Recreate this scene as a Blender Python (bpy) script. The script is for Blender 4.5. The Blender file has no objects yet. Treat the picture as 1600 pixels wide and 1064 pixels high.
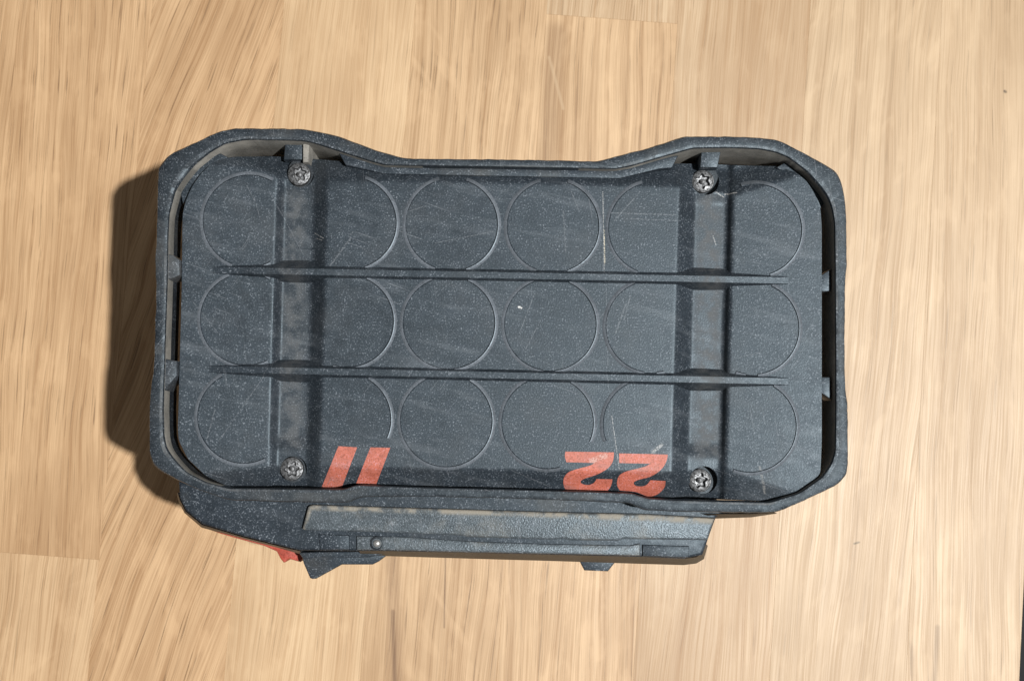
import bpy, bmesh, math, random
import numpy as np
from mathutils import Vector
random.seed(4); np.random.seed(4)
S = bpy.context.scene
COL = S.collection
MM = 0.001

# ------------------------------------------------------------------ camera
TILT = math.radians(4.0)          # the photographer leans in a little from below
DIST, HTOP, FPX = 283.0, 82.0, 7.35 * 283.0
DIRV = np.array([0, math.sin(TILT), -math.cos(TILT)])
CAMP = np.array([0, 0, HTOP]) - DIRV * DIST
cam = bpy.data.cameras.new('camera'); camo = bpy.data.objects.new('camera', cam); COL.objects.link(camo)
camo.location = CAMP * MM; camo.rotation_euler = (TILT, 0, 0)
cam.sensor_width = 36; cam.lens = 36 * FPX / 1600; cam.clip_start = 0.01; cam.clip_end = 20
cam.dof.use_dof = True; cam.dof.focus_distance = 0.286; cam.dof.aperture_fstop = 60
S.camera = camo
S.render.resolution_x, S.render.resolution_y = 1024, 680

# ------------------------------------------------------------------ light
w = bpy.data.worlds.new('World'); S.world = w; w.use_nodes = True
bg = w.node_tree.nodes['Background']
bg.inputs[0].default_value = (1.0, 0.95, 0.88, 1); bg.inputs[1].default_value = 0.12

def area(name, loc, target, size, power, col):
    l = bpy.data.lights.new(name, 'AREA'); l.shape = 'DISK'; l.size = size; l.energy = power; l.color = col
    o = bpy.data.objects.new(name, l); COL.objects.link(o); o.location = loc
    o.rotation_euler = (Vector(target) - Vector(loc)).to_track_quat('-Z', 'Y').to_euler()
    return o
area('ceiling_lamp', (0.44, -0.10, 1.29), (0, 0, 0), 0.034, 23.8, (1.0, 0.98, 0.94))

S.view_settings.view_transform = 'Standard'; S.view_settings.look = 'None'
S.view_settings.exposure = 0.06; S.view_settings.gamma = 1.0

# ------------------------------------------------------------------ helpers
def P(px, py, z):
    """point of the place at height z (mm) seen at a pixel of the photograph; -> mm"""
    px = np.asarray(px, float); py = np.asarray(py, float); z = np.asarray(z, float)
    rx = (px - 800) / FPX; ry = -(py - 532) / FPX
    c, s = math.cos(TILT), math.sin(TILT)
    dy = ry * c + s; dz = ry * s - c
    t = (z - CAMP[2]) / dz
    return np.stack(np.broadcast_arrays(CAMP[0] + t * rx, CAMP[1] + t * dy, z), -1)

LAST = [None]
def link(name, me, mat, parent=None, sharp=35):
    o = bpy.data.objects.new(name, me); COL.objects.link(o); LAST[0] = o
    if mat: me.materials.append(mat)
    if parent: o.parent = parent
    if sharp is not None:
        for p in me.polygons: p.use_smooth = True
        me.set_sharp_from_angle(angle=math.radians(sharp))
    return o

def mesh(name, verts, faces, mat, parent=None, sharp=35):
    me = bpy.data.meshes.new(name)
    me.from_pydata([tuple(v) for v in (np.asarray(verts, float) * MM)], [], [tuple(int(i) for i in f) for f in faces])
    me.validate(); me.update()
    bm = bmesh.new(); bm.from_mesh(me); bmesh.ops.recalc_face_normals(bm, faces=bm.faces); bm.to_mesh(me); bm.free()
    return link(name, me, mat, parent, sharp)

def prism(name, pts, ztop, zbot, mat, parent, bev=0.4, zfun=None, segs=2, dense=0):
    """block whose top outline is given in photo pixels at height ztop; straight down to zbot"""
    q = np.array(pts, float)
    if dense: q = resample(q, dense)
    zt = np.full(len(q), ztop) if zfun is None else np.array([zfun(a, b) for a, b in q])
    t = P(q[:, 0], q[:, 1], zt)
    bm = bmesh.new()
    top = [bm.verts.new(v * MM) for v in t]
    bot = [bm.verts.new((v[0] * MM, v[1] * MM, zbot * MM)) for v in t]
    n = len(q)
    ft = bm.faces.new(top); bm.faces.new(bot[::-1])
    for i in range(n):
        bm.faces.new((top[i], bot[i], bot[(i + 1) % n], top[(i + 1) % n]))
    bmesh.ops.recalc_face_normals(bm, faces=bm.faces)
    if bev:
        ed = list(ft.edges)
        bmesh.ops.bevel(bm, geom=ed, offset=bev * MM, segments=segs, profile=0.6, affect='EDGES', clamp_overlap=True)
    me = bpy.data.meshes.new(name); bm.to_mesh(me); bm.free()
    return link(name, me, mat, parent, 40)

def resample(q, step, closed=True):
    out = []
    n = len(q)
    for i in range(n if closed else n - 1):
        a, b = q[i], q[(i + 1) % n]
        k = max(1, int(np.linalg.norm((b - a)[:2]) / step))
        for j in range(k): out.append(a + (b - a) * j / k)
    if not closed: out.append(q[-1])
    return np.array(out)

def smooth_loop(q, it):
    for _ in range(it): q = 0.25 * np.roll(q, 1, 0) + 0.5 * q + 0.25 * np.roll(q, -1, 0)
    return q

# ------------------------------------------------------------------ materials
class NT:
    def __init__(s, name):
        s.m = bpy.data.materials.new(name); s.m.use_nodes = True
        s.t = s.m.node_tree; s.n = s.t.nodes; s.b = s.n['Principled BSDF']
        tc = s.n.new('ShaderNodeTexCoord'); mp = s.n.new('ShaderNodeMapping')
        mp.inputs['Scale'].default_value = (1000, 1000, 1000)
        s.t.links.new(tc.outputs['Object'], mp.inputs['Vector']); s.co = mp.outputs[0]     # millimetres
    def put(s, sock, v):
        if hasattr(v, 'is_output'): s.t.links.new(v, sock)
        else: sock.default_value = v
    def math(s, op, a, b=0.0, c=0.0, clamp=False):
        n = s.n.new('ShaderNodeMath'); n.operation = op; n.use_clamp = clamp
        for i, v in enumerate((a, b, c)): s.put(n.inputs[i], v)
        return n.outputs[0]
    def map(s, v, loc=(0, 0, 0), rot=0.0, scale=(1, 1, 1)):
        r = s.n.new('ShaderNodeMapping'); r.inputs['Rotation'].default_value = (0, 0, rot); r.inputs['Location'].default_value = loc
        s.t.links.new(v, r.inputs[0])
        q = s.n.new('ShaderNodeMapping'); q.inputs['Scale'].default_value = scale
        s.t.links.new(r.outputs[0], q.inputs[0]); return q.outputs[0]
    def noise(s, v, scale, detail=2.0, rough=0.5, dist=0.0):
        n = s.n.new('ShaderNodeTexNoise'); s.t.links.new(v, n.inputs['Vector'])
        n.inputs['Scale'].default_value = scale; n.inputs['Detail'].default_value = detail
        n.inputs['Roughness'].default_value = rough; n.inputs['Distortion'].default_value = dist
        return n.outputs[0]
    def step(s, v, a, b, lo=0.0, hi=1.0):
        n = s.n.new('ShaderNodeMapRange'); n.interpolation_type = 'SMOOTHSTEP'
        s.put(n.inputs[0], v)
        for i, x in enumerate((a, b, lo, hi)): n.inputs[i + 1].default_value = x
        return n.outputs[0]
    def mix(s, f, a, b, mode='MIX'):
        n = s.n.new('ShaderNodeMix'); n.data_type = 'RGBA'; n.blend_type = mode
        s.put(n.inputs[0], f)
        for i, v in ((6, a), (7, b)):
            if isinstance(v, tuple): v = (*v, 1) if len(v) == 3 else v
            s.put(n.inputs[i], v)
        return n.outputs[2]
    def seg(s, p0, p1, wid, soft=0.6):
        """mask 1 on the segment p0-p1 (mm, in plan)"""
        sx = s.n.new('ShaderNodeSeparateXYZ'); s.t.links.new(s.co, sx.inputs[0])
        d = (p1[0] - p0[0], p1[1] - p0[1]); L = d[0] ** 2 + d[1] ** 2
        ax = s.math('SUBTRACT', sx.outputs[0], p0[0]); ay = s.math('SUBTRACT', sx.outputs[1], p0[1])
        t = s.math('DIVIDE', s.math('ADD', s.math('MULTIPLY', ax, d[0]), s.math('MULTIPLY', ay, d[1])), L, clamp=True)
        ex = s.math('SUBTRACT', ax, s.math('MULTIPLY', t, d[0])); ey = s.math('SUBTRACT', ay, s.math('MULTIPLY', t, d[1]))
        r = s.math('SQRT', s.math('ADD', s.math('MULTIPLY', ex, ex), s.math('MULTIPLY', ey, ey)))
        return s.step(r, wid * soft * 0.5, wid, 1.0, 0.0)
    def bump(s, h, strength, dist):
        n = s.n.new('ShaderNodeBump'); n.inputs['Strength'].default_value = strength
        n.inputs['Distance'].default_value = dist * MM; s.t.links.new(h, n.inputs['Height'])
        s.t.links.new(n.outputs[0], s.b.inputs['Normal'])

def px2mm(px, py, z): p = P(px, py, z); return (float(p[0]), float(p[1]))

def plastic(name, base, rough=0.46, speck=0.5, scratch=0.5, dust=0.25, marks=(), dustlines=(), seed=0, grain=1.0, dustcol=(0.30, 0.27, 0.22), tint=(0.72, 0.88, 1.0)):
    k = NT(name); v = k.map(k.co, loc=(seed * 13.7, seed * 7.1, seed * 3.3))
    fine = k.noise(v, 3.0, 1.5, 0.6); mid = k.noise(v, 0.35, 4.0, 0.6); big = k.noise(v, 0.045, 3.0, 0.55)
    col = k.mix(k.step(mid, 0.3, 0.7), tuple(x * 0.82 for x in base), tuple(x * 1.15 for x in base))
    col = k.mix(k.step(big, 0.35, 0.68, 0.0, 0.35), col, tuple(x * 1.5 for x in base))
    # worn pale specks of the moulded grain
    sp = k.math('MULTIPLY', k.step(fine, 0.56, 0.72), k.step(mid, 0.36, 0.66, 0.35, 1.0))
    col = k.mix(k.math('MULTIPLY', sp, speck), col, tuple(max(a, b) for a, b in zip((0.24, 0.27, 0.31), (x * 1.25 for x in base))))
    col = k.mix(k.step(fine, 0.46, 0.34, 0.0, 0.6), col, tuple(x * 0.45 for x in base))
    # scuffs
    sc = None
    for i, (a, ln, th) in enumerate(((0.35, 0.09, 0.69), (-0.95, 0.12, 0.70), (1.42, 0.08, 0.69))):
        u = k.map(v, rot=a, scale=(ln, 4.2 + 0.6 * i, 0.05)); s1 = k.noise(u, 1.0, 1.0, 0.5)
        msk = k.step(k.noise(k.map(v, loc=(31 * i + 5, 17, 0)), 0.035, 2.0), 0.50, 0.62)
        s1 = k.math('MULTIPLY', k.step(s1, th, th + 0.08), msk)
        sc = s1 if sc is None else k.math('MAXIMUM', sc, s1)
    col = k.mix(k.math('MULTIPLY', sc, scratch * 0.7), col, (0.20, 0.215, 0.24))
    sm = k.noise(k.map(v, rot=0.22, loc=(3, 8, 0), scale=(0.05, 0.42, 0.1)), 1.0, 4.0, 0.7)
    sm = k.math('MULTIPLY', k.step(sm, 0.50, 0.70), k.step(big, 0.40, 0.60, 0.15, 1.0))
    col = k.mix(k.math('MULTIPLY', sm, scratch * 0.36), col, (0.16, 0.18, 0.205))
    # dust
    du = k.math('MULTIPLY', k.step(k.noise(k.map(v, loc=(9, 44, 0)), 0.06, 5.0, 0.65), 0.48, 0.72), dust)
    for (a, b, wd, amt) in dustlines:
        du = k.math('MAXIMUM', du, k.math('MULTIPLY', k.math('MULTIPLY', k.seg(a, b, wd, 0.2), amt), k.step(mid, 0.36, 0.62, 0.1, 0.9)))
    col = k.mix(du, col, dustcol)
    for (a, b, wd, c) in marks:
        col = k.mix(k.math('MULTIPLY', k.seg(a, b, wd), k.step(fine, 0.38, 0.58, 0.1, 0.85)), col, c)
    k.put(k.b.inputs['Base Color'], col)
    r = k.math('ADD', k.step(mid, 0.2, 0.8, rough - 0.06, rough + 0.08), k.math('MULTIPLY', du, 0.3))
    k.put(k.b.inputs['Roughness'], r)
    k.b.inputs['Specular IOR Level'].default_value = 0.38
    k.b.inputs['Specular Tint'].default_value = (*tint, 1)
    k.bump(fine, 0.32 * grain, 0.09)
    return k.m

def wood(name, light, dark, tilt=0.0, ring=0.35, ringamt=0.5, wob=14.0, fleck=0.0, fleckrot=0.5, pore=0.5, seed=0, extra=()):
    k = NT(name); v0 = k.map(k.co, loc=(seed * 53.1, seed * 91.7, seed * 11.0)); vr = k.map(v0, rot=tilt)
    # the fibres wander: bend the coordinate across the grain
    sx = k.n.new('ShaderNodeSeparateXYZ'); k.t.links.new(vr, sx.inputs[0])
    slow = k.noise(k.map(vr, scale=(0.045, 0.011, 0.02)), 1.0, 2.0, 0.5)
    wx = k.math('ADD', sx.outputs[0], k.math('MULTIPLY', slow, wob))
    cb = k.n.new('ShaderNodeCombineXYZ')
    k.t.links.new(wx, cb.inputs[0]); k.t.links.new(sx.outputs[1], cb.inputs[1]); k.t.links.new(sx.outputs[2], cb.inputs[2]); v = cb.outputs[0]
    jit = k.noise(k.map(v, scale=(0.30, 0.012, 0.1)), 1.0, 3.0, 0.6)
    ph = k.math('ADD', k.math('MULTIPLY', wx, ring * 6.283), k.math('MULTIPLY', jit, 9.0))
    rings = k.math('POWER', k.math('MULTIPLY', k.math('ADD', k.math('SINE', ph), 1.0), 0.5), 2.2)
    fib = k.noise(k.map(v, scale=(3.4, 0.022, 0.3)), 1.0, 3.0, 0.78)
    band = k.noise(k.map(v, loc=(7, 3, 0), scale=(0.22, 0.006, 0.1)), 1.0, 3.0, 0.6)
    f = k.math('ADD', k.math('MULTIPLY', rings, 0.42 * ringamt), k.math('MULTIPLY', k.step(fib, 0.43, 0.61), 0.52))
    f = k.math('ADD', f, k.math('MULTIPLY', k.step(band, 0.38, 0.64), 0.30), clamp=True)
    col = k.mix(f, light, dark)
    # open pores, short crisp dashes along the grain
    po = k.noise(k.map(v, loc=(3, 19, 0), scale=(3.2, 0.055, 0.3)), 1.0, 1.0, 0.5)
    pm = k.math('MULTIPLY', k.step(po, 0.62, 0.67), k.step(k.math('ADD', rings, band), 0.5, 1.0, 0.3, 1.0))
    col = k.mix(k.math('MULTIPLY', pm, min(0.75, pore * 1.4)), col, tuple(x * 0.45 for x in dark))
    mot = k.noise(k.map(v0, scale=(0.16, 0.07, 0.1)), 1.0, 3.0, 0.6)
    col = k.mix(k.step(mot, 0.46, 0.70, 0.0, 0.28), col, tuple(0.5 * (x + y) * 0.9 for x, y in zip(light, dark)))
    col = k.mix(k.step(mot, 0.34, 0.48, 0.25, 0.0), col, tuple(min(1, x * 1.12) for x in light))
    blot = k.noise(k.map(v0, scale=(0.03, 0.012, 0.03)), 1.0, 3.0, 0.6)
    col = k.mix(k.step(blot, 0.43, 0.70, 0.0, 0.42), col, tuple(x * 0.9 for x in dark))
    if fleck:
        fl = k.noise(k.map(v0, rot=fleckrot, scale=(0.22, 0.06, 0.1)), 1.0, 1.5, 0.5, 0.3)
        fl = k.math('MULTIPLY', k.step(fl, 0.58, 0.74), fleck * 0.35)
        col = k.mix(fl, col, tuple(min(1, x * 1.12) for x in light))
    for (a, b, wd, c, amt) in extra:
        col = k.mix(k.math('MULTIPLY', k.math('MULTIPLY', k.seg(a, b, wd, 0.25), amt), k.step(fib, 0.3, 0.6, 0.5, 1.0)), col, c)
    k.put(k.b.inputs['Base Color'], col)
    k.put(k.b.inputs['Roughness'], k.step(fib, 0.2, 0.8, 0.40, 0.54))
    k.b.inputs['Specular IOR Level'].default_value = 0.45
    k.bump(fib, 0.3, 0.08)
    return k.m

def metal(name, col, rough, dirt=0.5):
    k = NT(name); n = k.noise(k.co, 1.6, 4.0, 0.6)
    k.put(k.b.inputs['Base Color'], k.mix(k.step(n, 0.40, 0.66, 0.0, dirt), col, (0.03, 0.03, 0.03)))
    k.b.inputs['Metallic'].default_value = 0.85
    k.put(k.b.inputs['Roughness'], k.step(n, 0.2, 0.8, rough - 0.1, rough + 0.2)); k.bump(n, 0.45, 0.12)
    return k.m

def flat(name, col, rough=0.6):
    k = NT(name); n = k.noise(k.co, 0.6, 3.0)
    k.put(k.b.inputs['Base Color'], k.mix(n, tuple(x * 0.8 for x in col), tuple(x * 1.2 for x in col)))
    k.b.inputs['Roughness'].default_value = rough
    return k.m

BLK = (0.026, 0.034, 0.044)
GREY = (0.22, 0.24, 0.27)
PAL = (0.36, 0.36, 0.36)
def mk(x0, y0, x1, y1, wd=0.16, c=GREY): return (px2mm(x0, y0, 80), px2mm(x1, y1, 80), wd * 0.8, tuple(x * 0.6 for x in c) if c is GREY else c)
plate_marks = [mk(942, 300, 944, 425, 0.16, PAL), mk(944, 360, 945, 412, 0.2, (0.55, 0.5, 0.38)), mk(947, 445, 950, 575, 0.12),
               mk(952, 640, 966, 735, 0.22, (0.06, 0.065, 0.075)), mk(956, 650, 968, 735, 0.14, PAL), mk(811, 480, 814, 481, 0.5, (0.85, 0.85, 0.85)),
               mk(516, 415, 548, 372, 0.28), mk(545, 370, 552, 362, 0.2), mk(505, 372, 488, 361, 0.16, PAL), mk(492, 370, 503, 375, 0.14, PAL),
               mk(880, 330, 884, 395, 0.22), mk(893, 300, 905, 330, 0.2), mk(1000, 300, 960, 345, 0.2), mk(955, 333, 1055, 336, 0.25), mk(985, 342, 1060, 345, 0.18),
               mk(1188, 730, 1197, 770, 0.5, (0.17, 0.17, 0.17)), mk(1020, 706, 1034, 695, 0.6, PAL), mk(1118, 365, 1123, 380, 0.2, PAL),
               mk(420, 300, 470, 395, 0.12), mk(340, 520, 300, 470, 0.12), mk(335, 640, 322, 690, 0.2), mk(430, 560, 340, 690, 0.14), mk(835, 460, 812, 520, 0.18),
               mk(680, 380, 770, 362, 0.16), mk(820, 548, 845, 500, 0.12), mk(800, 735, 862, 762, 0.14), mk(1152, 300, 1136, 300, 0.3, PAL), mk(1122, 297, 1134, 304, 0.25, PAL),
               mk(385, 290, 396, 312, 0.14), mk(395, 305, 405, 340, 0.12), mk(640, 330, 665, 322, 0.14), mk(1150, 560, 1190, 550, 0.14), mk(978, 475, 962, 520, 0.3), mk(985, 462, 975, 500, 0.2)]
M_plate = plastic('moulded_plate_plastic', BLK, 0.43, 0.75, 0.75, 0.14, plate_marks, seed=1, dustcol=(0.12, 0.122, 0.125),
    dustlines=[(px2mm(462, 318, 76), px2mm(456, 690, 76), 4.4, 0.6), (px2mm(1109, 322, 76), px2mm(1104, 705, 76), 4.4, 0.75)])
M_ring = plastic('ring_sheen_plastic', (0.115, 0.132, 0.155), 0.36, 0.5, 0.3, 0.1, seed=11, dustcol=(0.14, 0.15, 0.16))  # lighter base paints the sheen on the ring crests
M_rim = plastic('bumper_rubber', (0.018, 0.023, 0.030), 0.50, 0.6, 0.8, 0.28, seed=2, dustcol=(0.13, 0.125, 0.115))
M_worn = plastic('rubbed_rubber', (0.034, 0.040, 0.048), 0.42, 1.0, 1.0, 0.5, seed=12, dustcol=(0.15, 0.15, 0.15))
M_rimdust_lit = plastic('bumper_inner_dusty_lit', (0.20, 0.195, 0.18), 0.7, 0.2, 0.2, 0.7, seed=9, dustcol=(0.42, 0.40, 0.36), tint=(1, 1, 1))  # dust grey, lightened to paint the light on the inner wall
M_body = plastic('housing_plastic', (0.020, 0.022, 0.026), 0.5, 0.3, 0.3, 0.2, seed=3)
M_if = plastic('interface_plastic', (0.019, 0.025, 0.034), 0.46, 0.8, 0.5, 0.12, seed=4)
M_rail = plastic('rail_plastic', (0.070, 0.085, 0.098), 0.34, 1.0, 1.0, 0.35, seed=5, grain=3.0,
                 dustlines=[(px2mm(486, 792, 75.6), px2mm(860, 803, 75.6), 1.1, 0.95), (px2mm(860, 803, 75.6), px2mm(1118, 813, 75.6), 1.2, 0.95),
                            (px2mm(485, 792, 75.6), px2mm(474, 826, 75.6), 0.9, 0.8)])
M_skirt = plastic('skirt_bounce_plastic', (0.10, 0.082, 0.06), 0.6, 0.3, 0.4, 0.6, seed=6, dustcol=(0.20, 0.16, 0.115), tint=(1, 1, 1))  # brown is light bounced off the wood, painted into the base colour
M_red = plastic('red_button_plastic', (0.40, 0.070, 0.045), 0.45, 0.15, 0.3, 0.25, seed=7, tint=(1, 1, 1))
M_print = plastic('red_print', (0.44, 0.125, 0.085), 0.5, 1.0, 0.8, 0.12, seed=8, tint=(1, 1, 1), marks=[(px2mm(952, 640, 80), px2mm(966, 735, 80), 0.25, (0.06, 0.06, 0.07)), (px2mm(925, 720, 80), px2mm(945, 712, 80), 0.9, (0.5, 0.32, 0.28))])
M_screw = metal('worn_steel', (0.24, 0.25, 0.265), 0.5, 0.9)
M_ball = metal('bright_steel', (0.85, 0.85, 0.85), 0.18, 0.1)
M_core = flat('table_core', (0.25, 0.16, 0.09))
M_floor = flat('dark_floor', (0.02, 0.022, 0.026))

# ------------------------------------------------------------------ table
ANG = math.radians(4.3); ca, sa = math.cos(ANG), math.sin(ANG)
def perp(px, py): p = P(px, py, 0.0); return p[0] * ca - p[1] * sa
def along(px, py): p = P(px, py, 0.0); return p[0] * sa + p[1] * ca
s3 = perp(640, 120); pitch = (perp(1056, 38) - perp(236, 0)) / 4.0
seams = [s3 + (i - 3) * pitch for i in range(-1, 9)]          # nine staves, the last one ends at the table edge
edge = perp(1596, 990); seams[-1] = edge
LO, HI = -320.0, 330.0
tt = bpy.data.objects.new('table_top', None)
def box(x0, x1, y0, y1, z0, z1, mat, name, parent, bev=0.12, local=True):
    cx, cy = (x0 + x1) / 2, (y0 + y1) / 2
    bm = bmesh.new(); bmesh.ops.create_cube(bm, size=1.0)
    for v in bm.verts: v.co = Vector((v.co.x * (x1 - x0), v.co.y * (y1 - y0), v.co.z * (z1 - z0))) * MM
    if bev: bmesh.ops.bevel(bm, geom=[e for e in bm.edges], offset=bev * MM, segments=1, affect='EDGES')
    me = bpy.data.meshes.new(name); bm.to_mesh(me); bm.free()
    o = link(name, me, mat, parent, 20)
    o.location = ((cx * ca + cy * sa) * MM, (-cx * sa + cy * ca) * MM, (z0 + z1) / 2 * MM); o.rotation_euler = (0, 0, -ANG)
    return o, (cx, cy)
table, _ = box(seams[0] - 30, edge - 3, LO - 20, HI + 20, -34, -27.5, M_core, 'table_top', None, 0.5)
table['kind'] = 'structure'
mtab = table.matrix_basis.copy()
def loc(px, py, c): return (perp(px, py) - c[0], along(px, py) - c[1])
# joints across the staves (pixel positions), and each stave's own timber
L1, D1 = (0.68, 0.465, 0.272), (0.385, 0.222, 0.108)
L2, D2 = (0.66, 0.465, 0.280), (0.385, 0.232, 0.116)
L3, D3 = (0.60, 0.448, 0.290), (0.40, 0.265, 0.148)
spec = {
 0: [dict(l=L1, d=D1, tilt=0.02, ring=0.30)],
 1: [dict(l=L1, d=D1, tilt=-0.02, ring=0.42, ringamt=0.5, wob=9), dict(l=L2, d=D1, tilt=0.05, ring=0.2, ringamt=0.25, fleck=0.65, fleckrot=0.75, pore=0.3)],
 2: [dict(l=L1, d=D1, tilt=0.26, ring=0.20, ringamt=0.8, wob=13, pore=0.6)],
 3: [dict(l=(0.70, 0.51, 0.315), d=(0.47, 0.295, 0.155), tilt=0.03, ring=0.55, ringamt=0.25, wob=6, pore=0.3)],
 4: [dict(l=L2, d=D2, tilt=0.0, ring=0.25, ringamt=0.65, wob=8, fleck=0.7, fleckrot=-0.6, pore=0.6)],
 5: [dict(l=L3, d=D2, tilt=0.02, ring=0.3, ringamt=0.4, wob=7, fleck=0.2, pore=0.3), dict(l=L2, d=D2, tilt=0.0, ring=0.22, ringamt=0.75, wob=10, fleck=0.4, fleckrot=0.5, pore=0.4)],
 6: [dict(l=L3, d=D2, tilt=0.0, ring=0.28, ringamt=0.55, wob=9, pore=0.35)],
 7: [dict(l=L3, d=D3, tilt=0.03, ring=0.2, ringamt=0.5, wob=9, fleck=0.7, fleckrot=0.45, pore=0.25)],
 8: [dict(l=L3, d=D3, tilt=-0.02, ring=0.2, ringamt=0.4, wob=8, fleck=0.3, fleckrot=-0.4, pore=0.35)],
}
joints = {1: along(75, 868), 5: along(955, 30), 0: None}
for i in range(9):
    a, b = seams[i], seams[i + 1]
    rows = [(LO, HI)] if joints.get(i) is None else [(joints[i], HI), (LO, joints[i])]
    for j, (y0, y1) in enumerate(rows):
        d = spec[i][min(j, len(spec[i]) - 1)]
        c = ((a + b) / 2, (y0 + y1) / 2); extra = []
        if i == 4: extra = [(loc(614, 955, c), loc(618, 1100, c), 0.9, (0.12, 0.065, 0.035), 0.8), (loc(612, 820, c), loc(620, 1100, c), 3.0, (0.22, 0.12, 0.06), 0.5),
                            (loc(698, 760, c), loc(694, 980, c), 0.35, (0.16, 0.09, 0.045), 0.8)]
        if i == 5 and j == 1: extra = [(loc(868, 50, c), loc(856, 250, c), 4.5, (0.26, 0.15, 0.075), 0.5), (loc(858, 90, c), loc(880, 170, c), 0.7, (0.55, 0.40, 0.25), 0.6)]
        if i == 8: extra = [(loc(1570, 143, c), loc(1571, 144, c), 0.65, (0.05, 0.035, 0.02), 1.0), (loc(1465, 980, c), loc(1458, 1090, c), 1.2, (0.2, 0.13, 0.08), 0.5)]
        if i == 7: extra = [(loc(1335, 849, c), loc(1342, 847, c), 0.45, (0.12, 0.08, 0.03), 1.0)]
        m = wood('oak_stave', d['l'], d['d'], d.get('tilt', 0), d.get('ring', .3), d.get('ringamt', .5), d.get('wob', 10), d.get('fleck', 0),
                 d.get('fleckrot', .5), d.get('pore', .5), seed=i * 2 + j + 1, extra=extra)
        g = 0.004
        o, _ = box(a + g, b - g, y0 + g, y1 - g, -27, 0, m, 'plank', None, 0.05)
        o.parent = table; o.matrix_parent_inverse = mtab.inverted()
bpy.data.objects.remove(tt)
fl = mesh('floor', [(-4000, -4000, -740), (4000, -4000, -740), (4000, 4000, -740), (-4000, 4000, -740)], [(0, 1, 2, 3)], M_floor)
fl['kind'] = 'structure'

# ------------------------------------------------------------------ battery pack
pack = bpy.data.objects.new('battery_pack', None); COL.objects.link(pack); pack.empty_display_size = 0.03
pack['label'] = 'worn black plastic power tool battery standing on end on the oak table'
pack['category'] = 'battery'

# --- end plate: height over the plate, features measured in the plate's own axes
def uv(px, py): return px + 0.0275 * (py - 500), py - 0.0178 * (px - 783)
def sstep(a, b, x): t = np.clip((x - a) / (b - a), 0, 1); return t * t * (3 - 2 * t)
US = [285, 428, 438, 486, 505, 1057, 1080, 1132, 1139, 1290]
def height(px, py):
    u, v = uv(px, py)
    deep = np.interp(u, US, [80, 78.8, 76.4, 76.4, 80, 80, 76.4, 76.4, 78.8, 80])
    shal = np.interp(u, US, [80, 78.9, 77.4, 77.4, 80, 80, 77.4, 77.4, 78.9, 80])
    e = sstep(288, 316, v) * (1 - sstep(684, 712, v))
    z = deep * e + shal * (1 - e)
    vt = np.interp(u, [280, 350, 420, 430, 505, 1057, 1139, 1235, 1300], [258, 266, 276, 284, 285, 285, 298, 266, 250])
    vb = np.interp(u, [280, 350, 428, 505, 1057, 1139, 1235, 1300], [752, 745, 736, 734, 734, 726, 757, 762])
    z = z - np.clip(0.14 * (vt - v), 0, 5.0) - np.clip(np.interp(u, [1080, 1160], [0.115, 0.04]) * (v - vb), 0, 5.0)
    return z
ST = 2.0
GX = np.arange(270, 1300, ST); GY = np.arange(236, 800, ST)
GXX, GYY = np.meshgrid(GX, GY)
GZ = height(GXX, GYY)
for _ in range(5):
    pz = np.pad(GZ, 1, mode='edge')
    GZ = (pz[1:-1, 1:-1] * 4 + pz[:-2, 1:-1] + pz[2:, 1:-1] + pz[1:-1, :-2] + pz[1:-1, 2:]) / 8
def zs(px, py):
    fx = np.clip((np.asarray(px, float) - GX[0]) / ST, 0, len(GX) - 1.001); fy = np.clip((np.asarray(py, float) - GY[0]) / ST, 0, len(GY) - 1.001)
    i = fx.astype(int); j = fy.astype(int); a = fx - i; b = fy - j
    return (GZ[j, i] * (1 - a) + GZ[j, i + 1] * a) * (1 - b) + (GZ[j + 1, i] * (1 - a) + GZ[j + 1, i + 1] * a) * b

outline = np.array([(285, 349), (286, 332), (290, 315), (300, 292), (313, 273), (328, 258), (344, 249), (367, 245), (440, 245), (482, 248), (530, 252), (586, 262), (602, 266),
    (842, 270), (966, 272), (1027, 257), (1060, 256), (1089, 256), (1160, 259), (1215, 260), (1244, 270), (1260, 283), (1272, 301), (1282, 327), (1284, 355), (1284, 690), (1282, 736),
    (1277, 750), (1266, 761), (1227, 777), (1200, 783), (1013, 776), (988, 768), (794, 762), (660, 759), (557, 755), (538, 762), (450, 761), (357, 760), (321, 743), (293, 716), (279, 687),
    (278, 668), (281, 560), (284, 450)], float)
outline = smooth_loop(resample(outline, 3.0), 2)
holes = [((470.0, 273.0), 20.5), ((459.0, 732.5), 20.5), ((1102.5, 284.0), 21.0), ((1099.5, 749.5), 21.5)]

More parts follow.
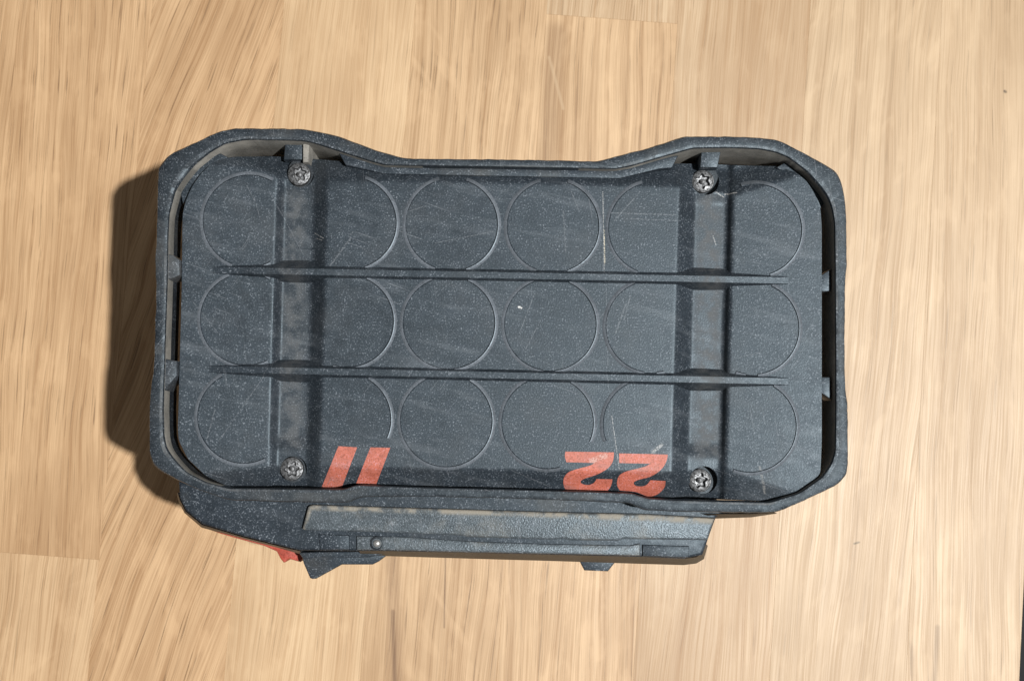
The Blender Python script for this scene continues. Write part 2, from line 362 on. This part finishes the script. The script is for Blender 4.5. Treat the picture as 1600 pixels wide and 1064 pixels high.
def build_plate():
    pts = np.stack([GXX.ravel(), GYY.ravel()], 1)
    A = outline; B = np.roll(outline, -1, 0)
    inside = np.zeros(len(pts), bool)
    for (x0, y0), (x1, y1) in zip(A, B):
        c = ((y0 > pts[:, 1]) != (y1 > pts[:, 1]))
        if y1 != y0:
            xi = (x1 - x0) * (pts[:, 1] - y0) / (y1 - y0) + x0
            inside ^= c & (pts[:, 0] < xi)
    for (hx, hy), r in holes:
        inside &= ((pts[:, 0] - hx) ** 2 + (pts[:, 1] - hy) ** 2) > r * r
    ny, nx = GXX.shape
    ins = inside.reshape(ny, nx)
    fm = ins[:-1, :-1] | ins[1:, :-1] | ins[:-1, 1:] | ins[1:, 1:]
    jj, ii = np.nonzero(fm)
    idx = lambda j, i: j * nx + i
    quads = np.stack([idx(jj, ii), idx(jj + 1, ii), idx(jj + 1, ii + 1), idx(jj, ii + 1)], 1)
    used = np.unique(quads); remap = -np.ones(len(pts), int); remap[used] = np.arange(len(used))
    q = pts[used].copy(); out = ~inside[used]
    o = np.nonzero(out)[0]
    p = q[o]; best = np.full(len(o), 1e9); bp = p.copy()
    for a, b in zip(A, B):
        d = b - a; L = d @ d
        t = np.clip(((p - a) @ d) / L, 0, 1)[:, None]; n = a + t * d
        r = ((p - n) ** 2).sum(1); k = r < best; best[k] = r[k]; bp[k] = n[k]
    for (hx, hy), r in holes:
        d = p - np.array([hx, hy]); L = np.hypot(d[:, 0], d[:, 1]); k = L < r
        bp[k] = np.array([hx, hy]) + d[k] / np.maximum(L[k], 1e-6)[:, None] * r
    q[o] = bp
    V = P(q[:, 0], q[:, 1], zs(q[:, 0], q[:, 1]))
    faces = remap[quads]
    me = bpy.data.meshes.new('end_plate')
    me.from_pydata((V * MM).tolist(), [], faces.tolist()); me.validate(); me.update()
    bm = bmesh.new(); bm.from_mesh(me)
    bmesh.ops.remove_doubles(bm, verts=bm.verts, dist=0.00001)
    be = [e for e in bm.edges if e.is_boundary]
    r = bmesh.ops.extrude_edge_only(bm, edges=be)
    for v in r['geom']:
        if isinstance(v, bmesh.types.BMVert): v.co.z -= 0.004
    bmesh.ops.recalc_face_normals(bm, faces=bm.faces)
    up = sum(f.normal.z * f.calc_area() for f in bm.faces)
    if up < 0: bmesh.ops.reverse_faces(bm, faces=bm.faces)
    bm.to_mesh(me); bm.free()
    return link('end_plate', me, M_plate, pack, 50)
plate = build_plate()

# --- housing below the plate
bo = P(outline[::4, 0], outline[::4, 1], 78.0)
cen = bo.mean(0); n = len(bo)
loops = []
for zz, k in ((71.0, 0.988), (60, 0.985), (3.0, 0.965), (0.0, 0.95)):
    l = cen + (bo - cen) * k; l[:, 2] = zz; loops.append(l)
V = np.concatenate(loops); F = []
for r in range(3):
    for i in range(n): F.append((r * n + i, r * n + (i + 1) % n, (r + 1) * n + (i + 1) % n, (r + 1) * n + i))
F.append(list(range(n))); F.append(list(range(3 * n, 4 * n)))
mesh('housing', V, F, M_body, pack)

# --- bumper rim
pairs = np.array([  # outer x,y, inner x,y, depth
 (305,221,328,238,20),(341,204,352,224,20),(367,199,385,218,20),(468,200,470,220,20),(496,204,487,223,20),(530,212,525,235,18),(586,233,575,251,14),(634,247,600,258,8),
 (780,248,780,261,5),(933,251,962,264,8),(976,240,985,260,14),(1033,224,1033,246,18),(1069,212,1083,232,20),(1145,212,1140,231,20),(1188,214,1186,233,20),(1219,218,1212,238,20),
 (1244,231,1232,246,20),(1284,252,1262,269,18),(1309,267,1284,295,16),(1317,284,1293,308,15),(1322,310,1300,325,14),(1324,338,1304,349,14),(1325,419,1305,419,14),(1322,431,1305,433,14),
 (1321,561,1306,561,14),(1323,612,1306,612,14),(1326,629,1306,629,14),(1327,724,1305,705,14),(1324,744,1299,724,14),(1309,758,1285,745,12),(1247,788,1250,770,8),(1213,801,1202,785,6),
 (1174,802,1174,784,6),(1060,800,1060,781,6),(1005,797,1013,778.5,6),(982,786,988,770.5,6),(794,779,794,764.5,6),(660,776,660,761.5,6),(561,777,555,757.5,6),(544,786,536,764.5,6),
 (450,785,450,763.5,6),(357,782,357,762.5,6),(310,766,321,753,10),(276,751,290,737,12),(257,741,271,716,11),(240,731,260,700,11),(231,712,256,680,11),(231,645,255,640,11),(233,603,256,603,11),
 (238,578,257,575,11),(240,533,258,533,11),(242,448,261,448,11),(240,405,262,405,11),(242,377,262,377,11),(243,338,264,335,11),(244,265,274,297,12),(251,252,286,279,12),(265,239,303,258,17)], float)
rp = smooth_loop(resample(pairs, 4.0), 3)
n = len(rp)
nz = np.convolve(np.r_[np.random.randn(n), ] , np.ones(3) / 3, 'same')[:, None]
o2 = rp[:, :2] + nz * 0.45; i2 = rp[:, 2:4]; dep = rp[:, 4]
def lerp(t): return o2 + (i2 - o2) * t
prof = [(0.05, 'd'), (0.0, 1.6), (0.03, 0.7), (0.12, 0.12), (0.3, 0.0), (0.75, 0.0), (0.93, 0.10), (1.0, 0.55), (1.0, 'h'), (1.0, 'd')]
RT = 82.0
V = []
for t, d in prof:
    q = lerp(t); xy = P(q[:, 0], q[:, 1], RT)
    lv = dep if d == 'd' else (np.where(dep > 12.5, dep * 0.85, np.minimum(dep - 0.5, 5.0)) if d == 'h' else d)
    zz = RT - lv + (np.random.randn(n) * 0.03 if d not in ('d', 'h') else 0)
    xy[:, 2] = zz; V.append(xy)
V = np.concatenate(V); m = len(prof); F = []
for r in range(m):
    for i in range(n): F.append((r * n + i, r * n + (i + 1) % n, ((r + 1) % m) * n + (i + 1) % n, ((r + 1) % m) * n + i))
rim = mesh('bumper_rim', V, F, M_rim, pack, 40)
rim.data.materials.append(M_rimdust_lit); rim.data.materials.append(M_worn)
for k, p in enumerate(rim.data.polygons):
    if k // n in (2, 5): p.material_index = 2                          # rubbed edges
    if k // n == m - 3 and dep[k % n] > 7.0: p.material_index = 1      # dust plus painted light: pale upper inner wall, shaded part below left dark

# --- pieces bridging rim and plate, corner flanges, lips
for q in ([(261, 396), (271, 399), (280, 406), (281, 430), (272, 434), (261, 437)], [(256, 560), (276, 564), (276, 587), (268, 596), (256, 612)]):
    prism('rim_bridge', q, 81.2, 74, M_worn, pack, 0.3)
for q in ([(1282, 431), (1298, 420), (1299, 455), (1282, 456)], [(1281, 589), (1298, 589), (1299, 625), (1281, 612)]):
    prism('rim_bridge', q, 79.2, 73, M_plate, pack, 0.3)
prism('rim_bridge', [(446, 217), (474, 217), (476, 250), (443, 250)], 77.5, 62, M_plate, pack, 0.3)
prism('rim_bridge', [(1096, 230), (1128, 230), (1121, 262), (1094, 262)], 77.5, 62, M_plate, pack, 0.3)
prism('rim_bridge', [(473, 219), (484, 220), (482, 254), (473, 254)], 78.6, 60, M_rimdust_lit, pack, 0.3)
prism('corner_flange', [(362, 249), (345, 240), (324, 238), (301, 262), (279, 290), (285, 318), (296, 315), (318, 280), (340, 256)], 77.6, 70, M_plate, pack, 0.4)
prism('corner_flange', [(1212, 262), (1230, 252), (1243, 262), (1283, 303), (1288, 318), (1280, 330), (1262, 300), (1240, 276)], 77.6, 70, M_plate, pack, 0.4)
prism('housing_lip', [(528, 237), (578, 252), (601, 260), (780, 263), (964, 266), (988, 261), (1034, 247), (1060, 243), (1050, 262), (1030, 264), (968, 279), (600, 272), (575, 266), (540, 258)], 79.3, 70, M_if, pack, 0.25)

# --- ribs
def rib(pa, pb):
    N = 180; t = np.linspace(0, 1, N)
    cx = pa[0] + (pb[0] - pa[0]) * t; cy = pa[1] + (pb[1] - pa[1]) * t
    surf = zs(cx, cy)
    ends = np.clip(np.minimum(t, 1 - t) / 0.15, 0, 1)
    base = np.interp(cx, [pa[0], pa[0] + 110, pb[0] - 110, pb[0]], [79.5, 80.6, 80.6, 79.5])
    top = np.maximum(79.75 + (81.5 - 79.75) * ends, surf + 0.04)
    hw = 5.6
    V = []
    for k in range(N):
        pr = []
        for s in (-1, 1):
            pr_s = []
            for (off, lvl) in ((hw * 0.86, 0), (hw, -0.25), (None, None)):
                if off is not None: x, y, z = cx[k], cy[k] + s * off, top[k] + lvl
                else:
                    h = max(0.0, top[k] - surf[k]); wd = hw + 0.8 + 2.3 * h
                    x, y = cx[k], cy[k] + s * wd; z = float(zs(x, y)) - 0.25
                pr_s.append(P(x, y, z))
            pr += pr_s if s == 1 else pr_s[::-1]
        V += pr
    F = []
    for k in range(N - 1):
        for j in range(5): F.append((k * 6 + j, k * 6 + j + 1, (k + 1) * 6 + j + 1, (k + 1) * 6 + j))
    F.append(tuple(range(6))); F.append(tuple(range((N - 1) * 6, N * 6)))
    mesh('rib', V, F, M_plate, pack, 40)
rib((333, 422), (1232, 438.5)); rib((327, 576.5), (1232, 596))

# --- cell rings
def cell_ring(cx, cy, r):
    N = 120
    th = np.linspace(0, 2 * np.pi, N, endpoint=False)
    keep = []
    for a in th:
        x, y = cx + r * math.cos(a), cy + r * math.sin(a); u, v = uv(x, y)
        ok = not (422 < u < 522 or 1042 < u < 1150)
        if u < 430: ok &= v > 270 and v < 742
        elif u > 1130: ok &= v > 275 and v < 750
        else: ok &= 281 < v < 736
        ok &= abs(v - 430) > 7 and abs(v - 586.5) > 7
        # the printing sits on a smooth patch: rings stop short of it
        if 500 < x < 612 and y > 688: ok = False
        if 878 < x < 1046 and y > 693: ok = False
        keep.append(ok)
    pr = [(-2.6, -0.06), (-1.5, 0.14), (-0.2, 0.17), (0.9, 0.03), (1.3, -0.30), (2.5, -0.30), (3.0, 0.0)]
    pr = [(-3.8, -0.14), (-1.6, 0.36), (0.6, 0.32), (3.4, -0.02)]
    V = []; m = len(pr)
    for a in th:
        for d, h in pr:
            x, y = cx + (r + d) * math.cos(a), cy + (r + d) * math.sin(a)
            V.append(P(x, y, float(zs(x, y)) + h))
    F = []
    for k in range(N):
        k2 = (k + 1) % N
        if keep[k] and keep[k2]:
            for j in range(m - 1): F.append((k * m + j, k * m + j + 1, k2 * m + j + 1, k2 * m + j))
    if not F: return
    us = sorted({i for f in F for i in f}); mp = {a: b for b, a in enumerate(us)}
    mesh('cell_ring', [V[i] for i in us], [[mp[i] for i in f] for f in F], M_plate, pack, 38)
    ro = LAST[0]
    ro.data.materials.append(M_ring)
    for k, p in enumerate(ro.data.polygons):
        if k % (m - 1) >= 1: p.material_index = 1       # polished crest, its highlight painted in as a paler colour
for j in range(3):
    y0 = (345.5, 499, 652)[j]
    for i in range(6):
        x = 389 + 158.4 * i - 0.0275 * (y0 - 345)
        cell_ring(x, y0 + 0.0178 * (x - 389), 74.0)

# --- print
def decal(name, pts, mat):
    q = np.array(pts, float)
    bm = bmesh.new()
    vs = [bm.verts.new((x, -y, 0)) for x, y in q]
    ed = [bm.edges.new((vs[i], vs[(i + 1) % len(vs)])) for i in range(len(vs))]
    bmesh.ops.triangle_fill(bm, edges=ed, use_beauty=True, use_dissolve=False)
    x0, y0 = q.min(0); x1, y1 = q.max(0)
    for y in np.arange(y0 + 2, y1, 3.0):
        bmesh.ops.bisect_plane(bm, geom=bm.verts[:] + bm.edges[:] + bm.faces[:], plane_co=(0, -y, 0), plane_no=(0, 1, 0))
    for x in np.arange(x0 + 3, x1, 6.0):
        bmesh.ops.bisect_plane(bm, geom=bm.verts[:] + bm.edges[:] + bm.faces[:], plane_co=(x, 0, 0), plane_no=(1, 0, 0))
    for v in bm.verts:
        x, y = v.co.x, -v.co.y
        v.co = Vector(P(x, y, float(zs(x, y)) + 0.07)) * MM
    bmesh.ops.recalc_face_normals(bm, faces=bm.faces)
    if sum(f.normal.z for f in bm.faces) < 0: bmesh.ops.reverse_faces(bm, faces=bm.faces)
    me = bpy.data.meshes.new(name); bm.to_mesh(me); bm.free()
    return link(name, me, mat, pack, 50)
def curve(pts, tight=()):
    """rounded outline through the given points; indices in tight stay sharp"""
    q = np.array(pts, float); n = len(q); out = []
    for i in range(n):
        a, b, c, d = q[i - 1], q[i], q[(i + 1) % n], q[(i + 2) % n]
        if i in tight: a = b
        if (i + 1) % n in tight: d = c
        for t in (0, .25, .5, .75):
            out.append(0.5 * (2 * b + (c - a) * t + (2 * a - 5 * b + 4 * c - d) * t * t + (3 * b - a - 3 * c + d) * t ** 3))
    return np.array(out)
d1 = [(188, 203), (795, 212), (785, 310), (740, 390), (660, 450), (560, 498), (430, 540), (378, 575), (400, 607), (470, 620), (530, 602), (562, 572), (575, 545), (775, 548), (768, 600), (742, 660), (715, 688),
      (195, 682), (170, 640), (162, 570), (180, 510), (230, 460), (320, 425), (500, 375), (545, 345), (200, 335), (180, 260)]
d2 = [(858, 225), (1467, 240), (1455, 310), (1415, 390), (1345, 460), (1240, 520), (1100, 555), (1042, 590), (1065, 628), (1140, 638), (1200, 620), (1235, 582), (1250, 560), (1440, 570), (1430, 640), (1380, 705),
      (1310, 750), (1225, 768), (1150, 738), (1070, 708), (1000, 698), (868, 688), (840, 640), (832, 590), (850, 520), (895, 475), (985, 440), (1165, 395), (1250, 355), (860, 345)]
tp = lambda pts, ox, oy: [(ox + x / 8, oy + y / 8) for x, y in pts]
decal('printed_digit', curve(tp(d1, 860, 680), (0, 1, 12, 13, 16, 17, 24, 25)), M_print)
decal('printed_digit', curve(tp(d2, 860, 680), (0, 1, 12, 13, 17, 20, 21, 28, 29)), M_print)
decal('printed_bar', tp([(310, 135), (545, 150), (342, 676), (92, 671)], 490, 680), M_print)
decal('printed_bar', tp([(710, 150), (958, 155), (785, 606), (532, 602)], 490, 680), M_print)

# --- screws in their wells
def make_screw():
    N = 72; th = np.linspace(0, 2 * np.pi, N, endpoint=False)
    star = 1.42 + 0.26 * np.cos(6 * th)
    L = [(np.full(N, 2.48), -1.6), (np.full(N, 2.52), -0.35), (np.full(N, 2.40), -0.10), (np.full(N, 2.20), -0.02), (np.full(N, 2.12), -0.10), (np.full(N, 2.0), -0.04), (star + 0.08, 0.03), (star, -0.08), (star * 0.9, -1.1),
         (np.full(N, 0.62), -1.15), (np.full(N, 0.55), -0.35), (np.full(N, 0.3), -0.2)]
    V = []
    for r, z in L:
        for k in range(N): V.append((r[k] * math.cos(th[k]), r[k] * math.sin(th[k]), z))
    F = []
    for a in range(len(L) - 1):
        for k in range(N): F.append((a * N + k, a * N + (k + 1) % N, (a + 1) * N + (k + 1) % N, (a + 1) * N + k))
    F.append(tuple(range((len(L) - 1) * N, len(L) * N)))
    return V, F
sv, sf = make_screw()
s0 = mesh('screw', sv, sf, M_screw, pack, 40)
spots = [((467.0, 272.0), 77.6, 0.3, 0), ((455.5, 732.5), 77.4, 0.1, 0), ((1098.0, 283.5), 75.4, 0.6, 4), ((1093.5, 750.5), 75.6, 0.2, 3)]
for k, (((x, y), z, rz, tl), ((hx, hy), hr)) in enumerate(zip(spots, holes)):
    o = s0 if k == 0 else s0.copy()
    if k: COL.objects.link(o); o.parent = pack
    o.location = P(x, y, z) * MM; o.rotation_euler = (0, math.radians(-tl), rz)
    N = 48; V = []; c = P(hx, hy, 78.5)
    for lvl in (0, 1):
        for i in range(N):
            a = 2 * math.pi * i / N
            if lvl == 0: V.append(P(hx + hr * math.cos(a), hy + hr * math.sin(a), float(zs(hx + hr * math.cos(a), hy + hr * math.sin(a)))))
            else: p = V[i]; V.append((p[0], p[1], z - 1.5))
    F = [(i, (i + 1) % N, N + (i + 1) % N, N + i) for i in range(N)] + [tuple(range(N, 2 * N))]
    mesh('screw_well', V, F, M_body, pack, 40)

# --- tool interface along the lower side
iface = prism('interface_block', [(278, 752), (280, 778), (290, 798), (316, 819), (380, 838), (468, 860), (540, 861), (602, 861), (754, 864), (1000, 870), (1070, 873), (1098, 867), (1104, 850), (1119, 808), (1150, 790), (1100, 780),
    (700, 760), (400, 750)], 74.0, 12, M_if, pack, 0.7, segs=3)
def skirt(name, top, bot, zt, zb, zend, mat, parent):
    a = P([p[0] for p in top], [p[1] for p in top], zt); b = P([p[0] for p in bot], [p[1] for p in bot], zb)
    c = b.copy(); c[:, 2] = zend; n = len(a); d = a.copy(); d[:, 2] = zend
    V = np.concatenate([a, b, c, d]); F = []
    for r in range(4):
        for i in range(n - 1): F.append((r * n + i, r * n + i + 1, ((r + 1) % 4) * n + i + 1, ((r + 1) % 4) * n + i))
    F.append((0, n, 2 * n, 3 * n)); F.append((n - 1, 2 * n - 1, 3 * n - 1, 4 * n - 1))
    return mesh(name, V, F, mat, parent, 30)
skirt('interface_skirt', [(560, 860), (602, 860), (754, 863), (860, 866), (1000, 869.5), (1070, 872.5), (1088, 870), (1098, 864), (1103, 850)], [(566, 868), (604, 868.5), (754, 873), (860, 876), (1000, 880.5), (1068, 882.5), (1088, 880), (1100, 873), (1106, 852)], 72.6, 67, 14, M_skirt, iface)
skirt('interface_skirt', [(278, 770), (281, 781), (290, 799), (316, 820), (380, 839), (440, 854), (470, 861)], [(276, 770), (279, 783), (288, 801), (315, 824), (380, 841.5), (438, 856.5), (468, 865)], 72.8, 68, 30, M_if, iface)
skirt('housing_skirt', [(1100, 803), (1174, 803), (1213, 801)], [(1116, 810), (1174, 808), (1214, 802)], 76, 70, 40, M_skirt, iface)
prism('guide_rail', [(484, 789.5), (490, 788.5), (560, 791), (860, 800), (1010, 803), (1117, 809), (1106, 844), (973, 842), (966, 845), (892, 844), (880, 842), (860, 843), (730, 839), (722, 836.5), (680, 835), (587, 831), (496, 829), (476, 828), (472, 826), (481, 792)], 75.6, 73, M_rail, iface, 0.55, segs=3)
prism('lower_rail', [(557, 837), (640, 839), (740, 846), (860, 850), (985, 852), (1000, 849), (1000, 868), (860, 865), (680, 861), (602, 859), (557, 859)], 74.7, 73, M_rail, iface, 0.35)
prism('end_stop', [(1004, 851), (1077, 853), (1076, 871), (1004, 869)], 74.6, 73, M_if, iface, 0.35)
prism('end_stop', [(497, 834), (546, 836), (546, 859), (500, 859)], 74.4, 73, M_if, iface, 0.35)
prism('latch_hook', [(469, 861), (474, 880), (484, 903), (488, 904.5), (494, 904), (534, 882), (582, 882), (592, 877), (604, 868), (604, 860), (540, 862)], 67.5, 45, M_if, pack, 0.5)
prism('latch_lip', [(466, 863), (500, 862), (540, 861.5), (600, 861.5), (598, 866), (575, 871), (500, 870), (474, 874)], 69.2, 60, M_if, pack, 0.5)
prism('locking_tab', [(904, 870), (907, 879), (913, 891), (950, 892.5), (960, 880), (962, 870)], 64, 50, M_if, pack, 0.4)
rb = prism('release_button', [(314, 823), (345, 834), (380, 844), (412, 852.5), (432, 861.5), (438, 873), (443, 879), (446, 878), (451, 873), (469, 878), (476, 866), (460, 850), (400, 832), (330, 812)], 62, 46, M_red, pack, 0.6)
# ball stud
c = P(589, 848.6, 74.7)
def lathe(name, prof, ctr, mat, parent, N=32):
    V = []; F = []
    for r, z in prof:
        for i in range(N):
            a = 2 * math.pi * i / N; V.append((ctr[0] + r * math.cos(a), ctr[1] + r * math.sin(a), ctr[2] + z))
    for k in range(len(prof) - 1):
        for i in range(N): F.append((k * N + i, k * N + (i + 1) % N, (k + 1) * N + (i + 1) % N, (k + 1) * N + i))
    return mesh(name, V, F, mat, parent, 40)
lathe('ball_socket', [(1.55, -0.1), (1.5, 0.28), (1.25, 0.34), (1.1, 0.1), (1.05, -0.3), (0.01, -0.3)], c, M_body, iface)
lathe('ball_stud', [(0.86 * math.cos(a), 0.05 + 0.62 * math.sin(a)) for a in np.linspace(0, 1.56, 9)], c, M_ball, iface)
